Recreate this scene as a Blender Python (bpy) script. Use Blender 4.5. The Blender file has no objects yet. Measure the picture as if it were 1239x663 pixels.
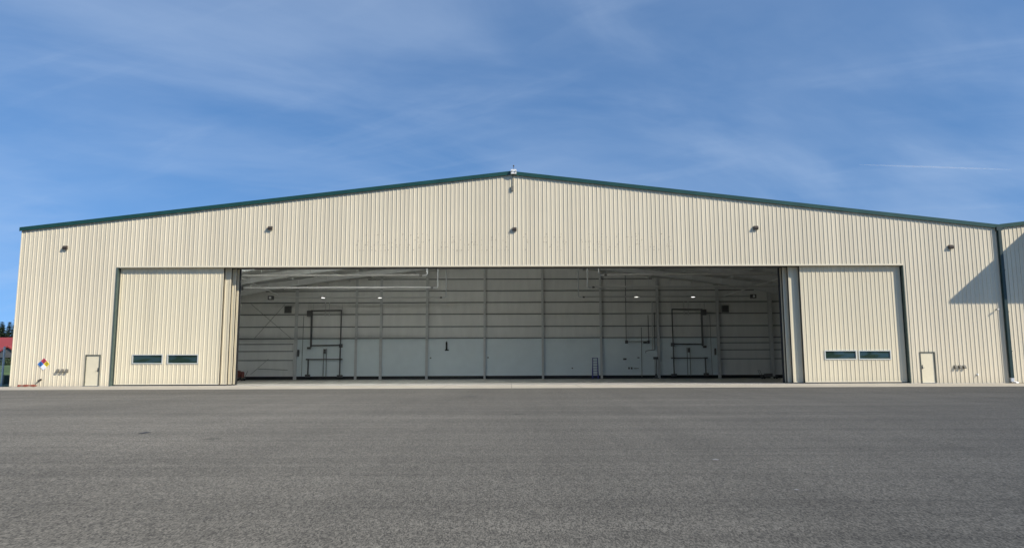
import bpy, math, random
from mathutils import Vector, Matrix
random.seed(7)
S = bpy.context.scene
col = S.collection
R = math.radians
# ------------------------------------------------------------------ camera
CX, CD, CH, YAW, PITCH, ROLL, F = -0.1521, 53.7443, 0.8799, -0.0041, 0.1296, -0.0036, 908.81
PW, PH = 1239.0, 663.0
cy_, sy_ = math.cos(YAW), math.sin(YAW)
cp, sp = math.cos(PITCH), math.sin(PITCH)
cr, sr = math.cos(ROLL), math.sin(ROLL)
# camera axes in world
fwd0 = Vector((-sy_, cy_, 0)); right0 = Vector((cy_, sy_, 0)); up0 = Vector((0, 0, 1))
fwd = fwd0*cp + up0*sp
upv = -fwd0*sp + up0*cp
rgt = right0*cr + upv*sr
upr = -right0*sr + upv*cr
CAM = Vector((CX, -CD, CH))
def at(px, py, Y):
    """world point on the plane y=Y seen at photo pixel (px,py)"""
    d = fwd*F + rgt*(px-PW/2) - upr*(py-PH/2)
    t = (Y-CAM.y)/d.y
    return CAM + d*t
cam = bpy.data.cameras.new('camera'); co = bpy.data.objects.new('camera', cam); col.objects.link(co)
M3 = Matrix((rgt, upr, -fwd)).transposed()
co.matrix_world = Matrix.Translation(CAM) @ M3.to_4x4()
cam.sensor_width = 36; cam.lens = 36*F/PW; cam.clip_end = 60000; cam.clip_start = 0.1
S.camera = co
# ------------------------------------------------------------------ building numbers
W, HE, HR, WO, HO, DB = 35.4, 11.19, 15.26, 28.32, 8.46, 43.3
SL = (HR-HE)/W
def roof(x): return HR-SL*abs(x)
# ------------------------------------------------------------------ mesh builder
class MB:
    def __init__(s): s.v = []; s.f = []; s.m = []
    def quad(s, a, b, c, d, mi=0):
        n = len(s.v); s.v += [tuple(a), tuple(b), tuple(c), tuple(d)]; s.f.append((n, n+1, n+2, n+3)); s.m.append(mi)
    def poly(s, pts, mi=0):
        n = len(s.v); s.v += [tuple(p) for p in pts]; s.f.append(tuple(range(n, n+len(pts)))); s.m.append(mi)
    def box(s, x0, x1, y0, y1, z0, z1, mi=0):
        n = len(s.v)
        s.v += [(x, y, z) for z in (z0, z1) for y in (y0, y1) for x in (x0, x1)]
        for f in ((0, 2, 3, 1), (4, 5, 7, 6), (0, 1, 5, 4), (2, 6, 7, 3), (0, 4, 6, 2), (1, 3, 7, 5)):
            s.f.append(tuple(n+i for i in f)); s.m.append(mi)
        return s
    def bar(s, a, b, w, h, mi=0):
        """box beam from a to b; w across, h up"""
        a = Vector(a); b = Vector(b); d = (b-a).normalized()
        u = Vector((0, 0, 1)) if abs(d.z) < .95 else Vector((0, 1, 0))
        r = d.cross(u).normalized()*w/2; u = r.cross(d).normalized()*h/2
        n = len(s.v)
        for p in (a, b):
            s.v += [tuple(p-r-u), tuple(p+r-u), tuple(p+r+u), tuple(p-r+u)]
        for f in ((0, 3, 2, 1), (4, 5, 6, 7), (0, 1, 5, 4), (1, 2, 6, 5), (2, 3, 7, 6), (3, 0, 4, 7)):
            s.f.append(tuple(n+i for i in f)); s.m.append(mi)
        return s
    def tube(s, pts, r, k=8, mi=0, cap=True):
        pts = [Vector(p) for p in pts]; n0 = len(s.v); N = len(pts)
        rs = r if isinstance(r, (list, tuple)) else [r]*N
        prev = None
        for i, p in enumerate(pts):
            d = (pts[min(i+1, N-1)]-pts[max(i-1, 0)]).normalized()
            if prev is None:
                u = d.orthogonal().normalized()
            else:
                u = (prev-d*prev.dot(d)).normalized()
            prev = u; v = d.cross(u)
            for j in range(k):
                a = 2*math.pi*j/k
                s.v.append(tuple(p+(u*math.cos(a)+v*math.sin(a))*rs[i]))
        for i in range(N-1):
            for j in range(k):
                a = n0+i*k+j; b = n0+i*k+(j+1) % k
                s.f.append((a, b, b+k, a+k)); s.m.append(mi)
        if cap:
            s.f.append(tuple(n0+j for j in range(k))[::-1]); s.m.append(mi)
            s.f.append(tuple(n0+(N-1)*k+j for j in range(k))); s.m.append(mi)
        return s
    def prism(s, pts, axis, a, b, mi=0):
        """2D polygon pts extruded along axis ('x' or 'y' or 'z') from a to b"""
        def P(p, t):
            return {'x': (t, p[0], p[1]), 'y': (p[0], t, p[1]), 'z': (p[0], p[1], t)}[axis]
        n = len(pts); o = len(s.v)
        s.v += [P(p, a) for p in pts]+[P(p, b) for p in pts]
        s.f.append(tuple(o+i for i in range(n))); s.m.append(mi)
        s.f.append(tuple(o+n+i for i in reversed(range(n)))); s.m.append(mi)
        for i in range(n):
            j = (i+1) % n
            s.f.append((o+i, o+n+i, o+n+j, o+j)); s.m.append(mi)
        return s
    def build(s, name, mat, parent=None, smooth=False, fix=True):
        base = Vector((0, 0, 0)); p = parent
        while p is not None:
            base += p.location; p = p.parent
        me = bpy.data.meshes.new(name)
        me.from_pydata([(x-base.x, y-base.y, z-base.z) for x, y, z in s.v], [], s.f)
        mats = mat if isinstance(mat, (list, tuple)) else [mat]
        for m in mats: me.materials.append(m)
        for pl, mi in zip(me.polygons, s.m): pl.material_index = mi; pl.use_smooth = smooth
        me.update()
        if fix:
            import bmesh
            bm = bmesh.new(); bm.from_mesh(me); bmesh.ops.recalc_face_normals(bm, faces=bm.faces); bm.to_mesh(me); bm.free()
        o = bpy.data.objects.new(name, me); col.objects.link(o)
        if parent is not None: o.parent = parent
        return o
def tag(o, label=None, cat=None, group=None, kind=None):
    if label: o['label'] = label
    if cat: o['category'] = cat
    if group: o['group'] = group
    if kind: o['kind'] = kind
    return o
def empty(name, loc, label, cat, group=None):
    o = bpy.data.objects.new(name, None); col.objects.link(o); o.location = loc; o.empty_display_size = .3
    return tag(o, label, cat, group)
def copy_tree(o, parent=None):
    c = o.copy(); col.objects.link(c); c.parent = parent
    for ch in list(o.children): copy_tree(ch, c)
    return c
def center(mb_build, name, mat, loc):
    """single-mesh thing with its origin at loc"""
    dummy = bpy.data.objects.new('tmp', None); dummy.location = loc
    o = mb_build.build(name, mat, dummy); o.parent = None; o.location = loc
    bpy.data.objects.remove(dummy); return o
# ------------------------------------------------------------------ materials
def srgb(r, g, b):
    f = lambda c: (c/255/12.92) if c/255 <= .04045 else ((c/255+.055)/1.055)**2.4
    return (f(r), f(g), f(b), 1)
def mat(name, c, rough=.6, metal=0, var=.0, scale=(1, 1, 1), nscale=3, bump=0, bscale=40, emit=None, spec=.5, c2=None, detail=4):
    m = bpy.data.materials.new(name); m.use_nodes = True
    nt = m.node_tree; b = nt.nodes['Principled BSDF']
    if len(c) == 3: c = (*c, 1)
    b.inputs['Base Color'].default_value = c; b.inputs['Roughness'].default_value = rough
    b.inputs['Metallic'].default_value = metal; b.inputs['Specular IOR Level'].default_value = spec
    tc = nt.nodes.new('ShaderNodeTexCoord')
    if var or c2:
        mp = nt.nodes.new('ShaderNodeMapping'); mp.inputs['Scale'].default_value = scale
        nt.links.new(tc.outputs['Object'], mp.inputs[0])
        n = nt.nodes.new('ShaderNodeTexNoise'); n.inputs['Scale'].default_value = nscale; n.inputs['Detail'].default_value = detail
        nt.links.new(mp.outputs[0], n.inputs[0])
        r = nt.nodes.new('ShaderNodeValToRGB'); r.color_ramp.elements[0].position = .3; r.color_ramp.elements[1].position = .7
        lo = [x*(1-var) for x in c[:3]]; hi = [min(1, x*(1+var)) for x in c[:3]]
        if c2: hi = c2[:3]; lo = c[:3]
        r.color_ramp.elements[0].color = (*lo, 1); r.color_ramp.elements[1].color = (*hi, 1)
        nt.links.new(n.outputs['Fac'], r.inputs[0]); nt.links.new(r.outputs[0], b.inputs['Base Color'])
    if bump:
        n2 = nt.nodes.new('ShaderNodeTexNoise'); n2.inputs['Scale'].default_value = bscale; n2.inputs['Detail'].default_value = 5
        nt.links.new(tc.outputs['Object'], n2.inputs[0])
        bp = nt.nodes.new('ShaderNodeBump'); bp.inputs['Strength'].default_value = bump; bp.inputs['Distance'].default_value = .02
        nt.links.new(n2.outputs['Fac'], bp.inputs['Height']); nt.links.new(bp.outputs[0], b.inputs['Normal'])
    if emit:
        b.inputs['Emission Color'].default_value = (*emit[:3], 1); b.inputs['Emission Strength'].default_value = emit[3]
    return m
CREAM = (.68, .61, .455)
def cladding(name, c, grime=1.0):
    m = mat(name, c, rough=.42)
    nt = m.node_tree; b = nt.nodes['Principled BSDF']; L = nt.links.new
    tc = nt.nodes.new('ShaderNodeTexCoord')
    def noise(scale, ns, det=3):
        mp = nt.nodes.new('ShaderNodeMapping'); mp.inputs['Scale'].default_value = scale
        L(tc.outputs['Object'], mp.inputs[0])
        n = nt.nodes.new('ShaderNodeTexNoise'); n.inputs['Scale'].default_value = ns; n.inputs['Detail'].default_value = det
        L(mp.outputs[0], n.inputs[0]); return n.outputs['Fac']
    def mul(a, fac, lo, hi):
        mr = nt.nodes.new('ShaderNodeMapRange'); mr.inputs[1].default_value = .3; mr.inputs[2].default_value = .7
        mr.inputs[3].default_value = lo; mr.inputs[4].default_value = hi
        L(fac, mr.inputs[0])
        v = nt.nodes.new('ShaderNodeVectorMath'); v.operation = 'SCALE'
        L(a, v.inputs[0]); L(mr.outputs[0], v.inputs['Scale']); return v.outputs[0]
    rgb = nt.nodes.new('ShaderNodeRGB'); rgb.outputs[0].default_value = (*c, 1)
    o = mul(rgb.outputs[0], noise((3.2, 3.2, .04), 1, 2), .95, 1.04)      # sheet to sheet and run-down streaks
    o = mul(o, noise((.08, .08, .2), 1, 3), .96, 1.03)                    # broad weathering
    # each sheet (three ribs wide) a touch different
    s0 = nt.nodes.new('ShaderNodeSeparateXYZ'); L(tc.outputs['Object'], s0.inputs[0])
    dvd = nt.nodes.new('ShaderNodeMath'); dvd.operation = 'DIVIDE'; dvd.inputs[1].default_value = .9144; L(s0.outputs[0], dvd.inputs[0])
    fl_ = nt.nodes.new('ShaderNodeMath'); fl_.operation = 'FLOOR'; L(dvd.outputs[0], fl_.inputs[0])
    wn_ = nt.nodes.new('ShaderNodeTexWhiteNoise'); wn_.noise_dimensions = '1D'; L(fl_.outputs[0], wn_.inputs['W'])
    o = mul(o, wn_.outputs['Value'], .965, 1.025)
    # dust splashed up at the foot of the wall
    sx = nt.nodes.new('ShaderNodeSeparateXYZ'); L(tc.outputs['Object'], sx.inputs[0])
    mr = nt.nodes.new('ShaderNodeMapRange'); mr.inputs[1].default_value = 0; mr.inputs[2].default_value = .55
    mr.inputs[3].default_value = .88; mr.inputs[4].default_value = 1
    L(sx.outputs[2], mr.inputs[0])
    v = nt.nodes.new('ShaderNodeVectorMath'); v.operation = 'SCALE'; L(o, v.inputs[0]); L(mr.outputs[0], v.inputs['Scale'])
    L(v.outputs[0], b.inputs['Base Color'])
    return m
M = {}
M['clad'] = cladding('cream_cladding', CREAM)
M['doorclad'] = cladding('door_cladding', (.68, .612, .445))
M['trim'] = mat('cream_trim', (.70, .64, .49), .4, var=.03)
M['green'] = mat('green_trim', (.012, .058, .046), .35, var=.15, nscale=1.2, spec=.5)
M['greenj'] = mat('green_jamb', (.07, .10, .085), .45, var=.12)
M['pipe'] = mat('downspout_green', (.01, .03, .028), .4, var=.15)
M['pdoor'] = mat('steel_door_paint', (.70, .635, .46), .45, var=.03)
M['frame'] = mat('dark_frame', (.10, .105, .08), .5, var=.1)
M['alu'] = mat('aluminium', (.56, .57, .52), .5, .2, var=.05)
M['insul'] = mat('white_vinyl_insulation', (.74, .74, .71), .55, var=.05, scale=(1, 1, .2), nscale=1.5)
M['liner'] = mat('blue_white_liner', (.72, .80, .81), .4, var=.03, nscale=.8)
M['steelw'] = mat('grey_painted_steel', (.56, .57, .56), .5, var=.05)
M['girt'] = mat('grey_girt', (.19, .20, .19), .5, var=.05)
M['rafter'] = mat('grey_primed_rafter', (.62, .63, .62), .5, var=.06, nscale=1)
M['white'] = mat('white_paint', (.78, .78, .76), .4)
M['dull'] = mat('dull_reflector', (.5, .5, .49), .6)
M['galv'] = mat('galvanised', (.55, .57, .58), .4, .5, var=.1, nscale=6)
M['ventm'] = mat('dull_vent_metal', (.17, .16, .13), .6, var=.15, nscale=8)
M['black'] = mat('black_rubber', (.012, .013, .014), .6, var=.2)
M['dark'] = mat('dark_steel', (.10, .10, .10), .5, var=.2)
M['bronze'] = mat('bronze_housing', (.05, .038, .03), .45, var=.15)
M['lens'] = mat('lamp_lens', (.35, .35, .32), .15)
M['lamp'] = mat('lit_lamp', (1, 1, 1), .5, emit=(1, .97, .92, 2.5))
M['added_lamp'] = mat('added_fill_glow', (1, 1, 1), .5, emit=(.97, 1, .97, 270))  # glow of the unseen lamps added to brighten the interior
M['red'] = mat('red_paint', (.15, .04, .03), .5, var=.3, nscale=8)
M['orange'] = mat('orange_hose', (.27, .07, .04), .6, var=.2, nscale=9)
M['blue'] = mat('blue_fibreglass', (.04, .045, .24), .45)
M['signr'] = mat('sign_red', (.55, .06, .09), .4)
M['signb'] = mat('sign_blue', (.03, .17, .5), .4)
M['signy'] = mat('sign_yellow', (.85, .66, .02), .4)
M['signw'] = mat('sign_white', (.82, .83, .85), .4)
M['ink'] = mat('ink', (.02, .02, .03), .5)
M['hole'] = mat('screw_hole_rust', (.33, .27, .19), .8)
M['redroof'] = mat('red_metal_roof', (.34, .05, .04), .5, var=.1, scale=(6, .2, .2), nscale=1)
M['bark'] = mat('bark', (.09, .07, .05), .9, var=.3, bump=.5, bscale=8)
M['leaf'] = mat('conifer_needles', (.018, .035, .018), .7, c2=(.045, .075, .03), nscale=.6)
M['leaf2'] = mat('hedge_leaves', (.03, .05, .02), .7, c2=(.06, .09, .03), nscale=.8)
M['grass'] = mat('grass', (.06, .10, .025), .9, c2=(.10, .16, .045), nscale=.3, bump=.5, bscale=3)
M['brown'] = mat('brown_siding', (.16, .10, .07), .7, var=.15)
M['chrome'] = mat('lever_metal', (.08, .08, .08), .3, .8)
# glass
g = bpy.data.materials.new('window_glass'); g.use_nodes = True
b = g.node_tree.nodes['Principled BSDF']; b.inputs['Base Color'].default_value = (.03, .06, .045, 1)
b.inputs['Roughness'].default_value = .04; b.inputs['Specular IOR Level'].default_value = .8
b.inputs['Transmission Weight'].default_value = .35; b.inputs['IOR'].default_value = 1.5
M['glass'] = g
_n = g.node_tree.nodes.new('ShaderNodeTexNoise'); _n.inputs['Scale'].default_value = 1.1; _n.inputs['Detail'].default_value = 1
_b = g.node_tree.nodes.new('ShaderNodeBump'); _b.inputs['Strength'].default_value = .4; _b.inputs['Distance'].default_value = .05
g.node_tree.links.new(_n.outputs['Fac'], _b.inputs['Height']); g.node_tree.links.new(_b.outputs[0], b.inputs['Normal'])
# asphalt
def asphalt():
    m = bpy.data.materials.new('old_asphalt'); m.use_nodes = True; nt = m.node_tree; L = nt.links.new
    b = nt.nodes['Principled BSDF']; b.inputs['Roughness'].default_value = .85; b.inputs['Specular IOR Level'].default_value = .25; b.inputs['Diffuse Roughness'].default_value = .8
    geo = nt.nodes.new('ShaderNodeNewGeometry')
    def mapped(scale):
        mp = nt.nodes.new('ShaderNodeMapping'); mp.inputs['Scale'].default_value = scale; L(geo.outputs['Position'], mp.inputs[0]); return mp.outputs[0]
    def noise(vec, sc, det=4, rg=.55):
        n = nt.nodes.new('ShaderNodeTexNoise'); n.inputs['Scale'].default_value = sc; n.inputs['Detail'].default_value = det; n.inputs['Roughness'].default_value = rg
        L(vec, n.inputs[0]); return n.outputs['Fac']
    def rng(fac, a, b_, lo, hi):
        mr = nt.nodes.new('ShaderNodeMapRange'); mr.inputs[1].default_value = a; mr.inputs[2].default_value = b_
        mr.inputs[3].default_value = lo; mr.inputs[4].default_value = hi; L(fac, mr.inputs[0]); return mr.outputs[0]
    def mul(a, b_):
        n = nt.nodes.new('ShaderNodeMath'); n.operation = 'MULTIPLY'; L(a, n.inputs[0]); L(b_, n.inputs[1]); return n.outputs[0]
    one = mapped((1, 1, 1))
    vor = nt.nodes.new('ShaderNodeTexVoronoi'); vor.inputs['Scale'].default_value = 88; L(mapped((1, .3, 1)), vor.inputs[0])
    sep = nt.nodes.new('ShaderNodeSeparateColor'); L(vor.outputs['Color'], sep.inputs[0])
    chips = rng(sep.outputs[0], 0, 1, .42, 1.58)
    vor2 = nt.nodes.new('ShaderNodeTexVoronoi'); vor2.inputs['Scale'].default_value = 26; L(mapped((1, .4, 1)), vor2.inputs[0])
    sep2 = nt.nodes.new('ShaderNodeSeparateColor'); L(vor2.outputs['Color'], sep2.inputs[0])
    chips2 = rng(sep2.outputs[1], 0, 1, .9, 1.1)
    grain = rng(noise(mapped((14, 5, 5)), 1, 6, .85), .3, .7, .92, 1.08)
    streak = rng(noise(mapped((.05, .9, 1)), 1, 5, .6), .3, .7, .94, 1.06)
    lane = mul(rng(noise(mapped((.02, .22, 1)), 1, 2), .35, .65, .86, 1.10), rng(noise(mapped((.035, 1.7, 1)), 1, 3, .7), .3, .55, .82, 1.03))
    broad = rng(noise(mapped((.13, .10, 1)), 1, 4), .3, .7, .90, 1.12)
    tyre = rng(noise(mapped((.9, .03, 1)), 1, 3), .35, .65, .94, 1.05)
    # a few oily spots
    sv = nt.nodes.new('ShaderNodeTexVoronoi'); sv.inputs['Scale'].default_value = .16; L(one, sv.inputs[0])
    spot = rng(sv.outputs['Distance'], .010, .05, .6, 1)
    f = mul(mul(mul(chips, chips2), mul(grain, streak)), mul(mul(lane, broad), mul(spot, tyre)))
    rgb = nt.nodes.new('ShaderNodeRGB'); rgb.outputs[0].default_value = (.124, .116, .096, 1)
    v = nt.nodes.new('ShaderNodeVectorMath'); v.operation = 'SCALE'; L(rgb.outputs[0], v.inputs[0]); L(f, v.inputs['Scale'])
    L(v.outputs[0], b.inputs['Base Color'])
    bp = nt.nodes.new('ShaderNodeBump'); bp.inputs['Strength'].default_value = .6; bp.inputs['Distance'].default_value = .008
    L(sep.outputs[1], bp.inputs['Height']); L(bp.outputs[0], b.inputs['Normal'])
    return m
M['asphalt'] = asphalt()
def concrete(name, c, rough, joints=6.0):
    m = mat(name, c, rough, var=.10, nscale=.7, detail=8)
    nt = m.node_tree; b = nt.nodes['Principled BSDF']; L = nt.links.new
    link = b.inputs['Base Color'].links[0]; src = link.from_socket
    br = nt.nodes.new('ShaderNodeTexBrick'); br.offset = 0; br.inputs['Scale'].default_value = 1
    br.inputs['Brick Width'].default_value = joints; br.inputs['Row Height'].default_value = joints
    br.inputs['Mortar Size'].default_value = .02
    br.inputs['Color1'].default_value = (1, 1, 1, 1); br.inputs['Color2'].default_value = (.94, .94, .94, 1); br.inputs['Mortar'].default_value = (.5, .5, .5, 1)
    geo = nt.nodes.new('ShaderNodeNewGeometry'); L(geo.outputs['Position'], br.inputs[0])
    v = nt.nodes.new('ShaderNodeVectorMath'); v.operation = 'MULTIPLY'; L(src, v.inputs[0]); L(br.outputs[0], v.inputs[1])
    L(v.outputs[0], b.inputs['Base Color'])
    return m
M['floor'] = concrete('hangar_concrete', (.50, .48, .43), .32)
M['apron'] = concrete('apron_concrete', (.50, .45, .355), .8, 4.5)
# ------------------------------------------------------------------ ground
def gz(x, y):
    if y < -6: z = -.10-.013*min(47.7, -6-y)
    elif y < 0: z = -.10*(-y/6)
    else: z = 0
    z -= .03
    if y > 20 and x < -60:
        t = min(1, max(0, (y-35)/60)); t = t*t*(3-2*t); u = min(1, max(0, (-60-x)/25)); z += 2.6*t*u
    return z
xs = [-6000, -2500, -1000, -500, -350, -250]+[-200+10*i for i in range(41)]+[250, 350, 500, 1000, 2500, 6000]
ys = [-3000, -1000, -400, -200, -100, -53.7, -30, -6, -3, 0, 10, 20, 30, 40, 50, 60, 70, 80, 90, 100, 120, 150, 200, 300, 500, 1000, 2500, 9000]
def sheet(xs, ys, dz, name, m, zf=gz):
    mb = MB()
    for y in ys:
        for x in xs: mb.v.append((x, y, zf(x, y)+dz))
    n = len(xs)
    for j in range(len(ys)-1):
        for i in range(n-1):
            a = j*n+i; mb.f.append((a, a+1, a+n+1, a+n)); mb.m.append(0)
    o = mb.build(name, m); tag(o, kind='structure'); return o
sheet(xs, ys, -.02, 'ground', M['grass'])
sheet([-140, -100, -60, -20, 20, 60, 100, 140], [-160, -100, -53.7, -30, -6], 0, 'tarmac', M['asphalt'])
sheet([-140, -100, -60, -20, 20, 60, 100, 140], [-6, -3, -.02], .004, 'concrete_apron', M['apron'])
fl = MB(); fl.box(-W+.12, W-.12, -.02, DB-.12, -.12, 0); tag(fl.build('hangar_floor', M['floor']), kind='structure')
# ------------------------------------------------------------------ corrugated sheet
PIT = .3048
PROF = [(0, 0), (.075, 0), (.081, .16), (.10, .16), (.106, 0), (.190, 0), (.215, 1), (.250, 1), (.275, 0), (.3045, 0)]
def ribbed(mb, xa, xb, zb, zt, y, depth=.037, pit=PIT, phase=0.0):
    k = pit/PIT
    xs = {xa, xb}
    n0 = int(math.floor((xa-phase)/pit))-1; n1 = int(math.ceil((xb-phase)/pit))+1
    for n in range(n0, n1):
        for dx, _ in PROF:
            x = phase+n*pit+dx*k
            if xa < x < xb: xs.add(x)
    def h(x):
        t = ((x-phase) % pit)/k
        for (a, ha), (b_, hb) in zip(PROF, PROF[1:]):
            if a <= t <= b_: return ha+(hb-ha)*(t-a)/(b_-a)
        return 0
    xs = sorted(xs); n = len(mb.v)
    for x in xs:
        mb.v.append((x, y-depth*h(x), zb(x))); mb.v.append((x, y-depth*h(x), zt(x)))
    for i in range(len(xs)-1):
        a = n+2*i; mb.f.append((a, a+2, a+3, a+1)); mb.m.append(0)
K = lambda v: (lambda x: v)
# ------------------------------------------------------------------ HANGAR
hg = empty('hangar', (0, 0, 0), 'huge cream ribbed metal aircraft hangar with green roof edge and its sliding doors open', 'hangar')
# personnel door openings
dl0, dl1 = at(101.3, 467, 0).x, at(119.7, 467, 0).x
dr0, dr1 = at(1115.2, 463, 0).x, at(1133.6, 463, 0).x
DH = 2.2
fw = MB()
for xa, xb, zb in ((-W, dl0, 0), (dl0, dl1, DH), (dl1, -WO, 0), (-WO, 0, HO), (0, WO, HO), (WO, dr0, 0), (dr0, dr1, DH), (dr1, W-.02, 0)):
    ribbed(fw, xa, xb, K(zb), roof, 0)
fw.build('front_wall', M['clad'], hg, fix=False)
# inner skin of the front wall
il = MB()
for xa, xb, zb in ((-W+.15, -WO, 0), (-WO, 0, HO+.1), (0, WO, HO+.1), (WO, W-.15, 0)):
    y = .24 if zb == 0 else 1.72
    il.prism([(xa, zb), (xb, zb), (xb, roof(xb)-.15), (xa, roof(xa)-.15)], 'y', y, y+.05)
il.build('front_wall_lining', M['insul'], hg)
# opening trim + header
tr = MB(); tr.box(-WO-.0, WO, -.055, .02, HO-.03, HO+.07); tr.build('opening_trim', M['trim'], hg)
sf = MB(); sf.box(-WO, WO, .022, .285, HO-.02, HO+.05); sf.build('header_soffit', M['trim'], hg)
hd = MB(); hd.box(-WO, WO, .06, 1.70, HO+.10, HO+1.0); hd.build('door_header_beam', M['steelw'], hg)
for k in range(4):
    t = MB(); t.box(-WO, WO, .40+.34*k, .44+.34*k, HO+.0, HO+.098); t.build('door_track', M['dark'], hg)
for s in (-1, 1):
    j = MB(); j.box(min(s*WO, s*(WO+.10)), max(s*WO, s*(WO+.05)), -.05, 1.75, 0, HO-.032); j.build('door_jamb', M['greenj'], hg)
# side and back walls
for s in (-1, 1):
    w = MB()
    n = int(DB/PIT)
    x = s*W
    for i in range(n):
        y0 = i*PIT
        pts = [(y0+a*DB/(n*PIT), x+s*.038*h) for a, h in PROF[:-1]]+[((i+1)*DB/n, x)]
        for (ya, xa), (yb, xb) in zip(pts, pts[1:]): w.quad((xa, ya, 0), (xb, yb, 0), (xb, yb, HE), (xa, ya, HE))
    w.build('side_wall', M['clad'], hg)
    w = MB(); w.box(min(s*(W-.12), s*(W-.08)), max(s*(W-.12), s*(W-.08)), .3, DB-.12, 0, HE-.1); w.build('side_wall_lining', M['insul'], hg)
    c = MB(); xo = s*(W+.045); c.box(min(s*(W-.0), xo)-.001, max(s*W, xo), -.05, .06, 0, HE-.02)
    if s < 0: c.build('corner_trim', M['trim'], hg)
bw = MB(); bw.prism([(-W, 0), (W, 0), (W, HE), (0, HR), (-W, HE)], 'y', DB, DB+.1); bw.build('back_wall', M['clad'], hg)
bi = MB(); bi.prism([(-W+.08, 5.2), (W-.08, 5.2), (W-.08, HE-.1), (0, HR-.1), (-W+.08, HE-.1)], 'y', DB-.10, DB-.05); bi.build('back_wall_insulation', M['insul'], hg)
XB0, XB1 = at(356, 440, DB).x, at(870, 440, DB).x
bl = MB(); bl.box(XB0, XB1, DB-.16, DB-.06, .42, 5.19)
bl.build('wall_liner_panel', M['liner'], hg)
for xa, xb in ((-W+.13, XB0-.01), (XB1+.01, W-.13)):
    b_ = MB(); b_.box(xa, xb, DB-.13, DB-.06, .42, 5.19); b_.build('wall_liner_panel', M['insul'], hg)
bb = MB(); bb.box(-W+.13, W-.13, DB-.14, DB-.05, 0.001, .415); bb.build('wall_base', M['black'], hg)
# roof
rf = MB()
for s in (-1, 1):
    rf.prism([(0, HR+.02), (s*(W+.12), HE+.02-SL*.12), (s*(W+.12), HE+.14-SL*.12), (0, HR+.14)], 'y', -.10, DB+.12)
rf.build('roof', M['green'], hg)
ci = MB()
for s in (-1, 1):
    ci.prism([(0, HR-.10), (s*(W-.08), HE-.10+SL*.08), (s*(W-.08), HE-.06+SL*.08), (0, HR-.06)], 'y', .3, DB-.11)
ci.build('ceiling_insulation', M['insul'], hg)
for s in (-1, 1):
    t = MB(); e = W+.15
    t.prism([(0, HR-.07), (s*e, roof(e)-.07), (s*e, roof(e)+.20), (0, HR+.20)], 'y', -.17, -.105); t.build('rake_trim', M['green'], hg)
    t = MB(); t.prism([(0, HR+.143), (s*e, roof(e)+.143), (s*e, roof(e)+.22), (0, HR+.22)], 'y', -.104, .25); t.build('rake_cap', M['green'], hg)
# back columns
def ibeam_col(x, y, z0, z1, w=.24, d=.32):
    m = MB(); m.box(x-w/2, x+w/2, y-d/2, y-d/2+.02, z0, z1); m.box(x-w/2, x+w/2, y+d/2-.02, y+d/2, z0, z1); m.box(x-.01, x+.01, y-d/2+.02, y+d/2-.02, z0, z1)
    return m
for px, w in ((356.5, .34), (429.8, .26), (460, .30), (516, .30), (586.3, .26), (657, .26), (728, .26), (797.5, .30), (870.8, .34), (935, .5)):
    x = at(px, 440, DB-.5).x
    ibeam_col(x, DB-.34, 0.001, roof(x)-.15, w).build('column', M['steelw'], hg)
for z in (5.22, 6.71, 8.31, 9.82, 11.32, 12.84):
    xm = W-.2 if z < HE-.4 else (HR-.3-z)/SL
    m = MB(); m.box(-xm, xm, DB-.17, DB-.105, z-.07, z+.06); m.box(-xm, xm, DB-.30, DB-.17, z-.02, z+0.0); m.build('girt', M['girt'], hg)
for z in (2.45, 3.6, 4.5):
    for xa, xb in ((-W+.2, XB0-.15), (XB1+.15, W-.2)):
        m = MB(); m.box(xa, xb, DB-.2, DB-.135, z-.05, z+.06); m.build('girt', M['girt'], hg)
# X bracing rods in outer bays
def P3(px, py, Y): return at(px, py, Y)
m = MB(); m.tube([P3(304, 368, DB-.4), P3(352, 409, DB-.4)], .025, 6); m.build('brace_rod', M['girt'], hg)
m = MB(); m.tube([P3(345, 368, DB-.4), P3(308, 409, DB-.4)], .025, 6); m.build('brace_rod', M['girt'], hg)
m = MB(); m.tube([P3(303, 453, DB-.4), P3(325, 434, DB-.4)], .02, 6); m.build('brace_rod', M['girt'], hg)
# rigid frames
nb = 6
for k in range(1, nb):
    y = DB*k/nb
    m = MB()
    XR = (0, 22, 29, W-.35); DR = (.9, .92, 1.2, 1.75)
    for s in (-1, 1):
        for i in range(3):
            xa, xb = s*XR[i], s*XR[i+1]; za, zb = roof(xa)-DR[i], roof(xb)-DR[i+1]
            m.prism([(xa, za), (xb, zb), (xb, roof(xb)-.34), (xa, roof(xa)-.34)], 'y', y-.008, y+.008)
            m.prism([(xa, za), (xb, zb), (xb, zb-.03), (xa, za-.03)], 'y', y-.16, y+.16)
            m.prism([(xa, roof(xa)-.34), (xb, roof(xb)-.34), (xb, roof(xb)-.33), (xa, roof(xa)-.33)], 'y', y-.12, y+.12)
        for xk in (6, 12, 18, 22, 25.5, 29, 32): # web stiffeners
            zt_ = roof(xk)-.42; m.box(s*xk-.012, s*xk+.012, y-.13, y-.009, zt_-.45, zt_-.01)
    m.build('rafter', M['rafter'], hg)
    for s in (-1, 1):
        c = MB(); xo, xi0, xi1 = s*(W-.22), s*(W-.75), s*(W-1.35)
        zt = roof(W)-.4
        c.prism([(xo, .0), (xi0, .0), (xi1, zt-1.0), (xo, zt-.3)], 'y', y-.01, y+.01)
        c.prism([(xi0, .0), (xi0-s*.03, 0), (xi1-s*.03, zt-1.0), (xi1, zt-1.0)], 'y', y-.14, y+.14)
        c.build('frame_column', M['steelw'], hg)
npur = 13
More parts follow.
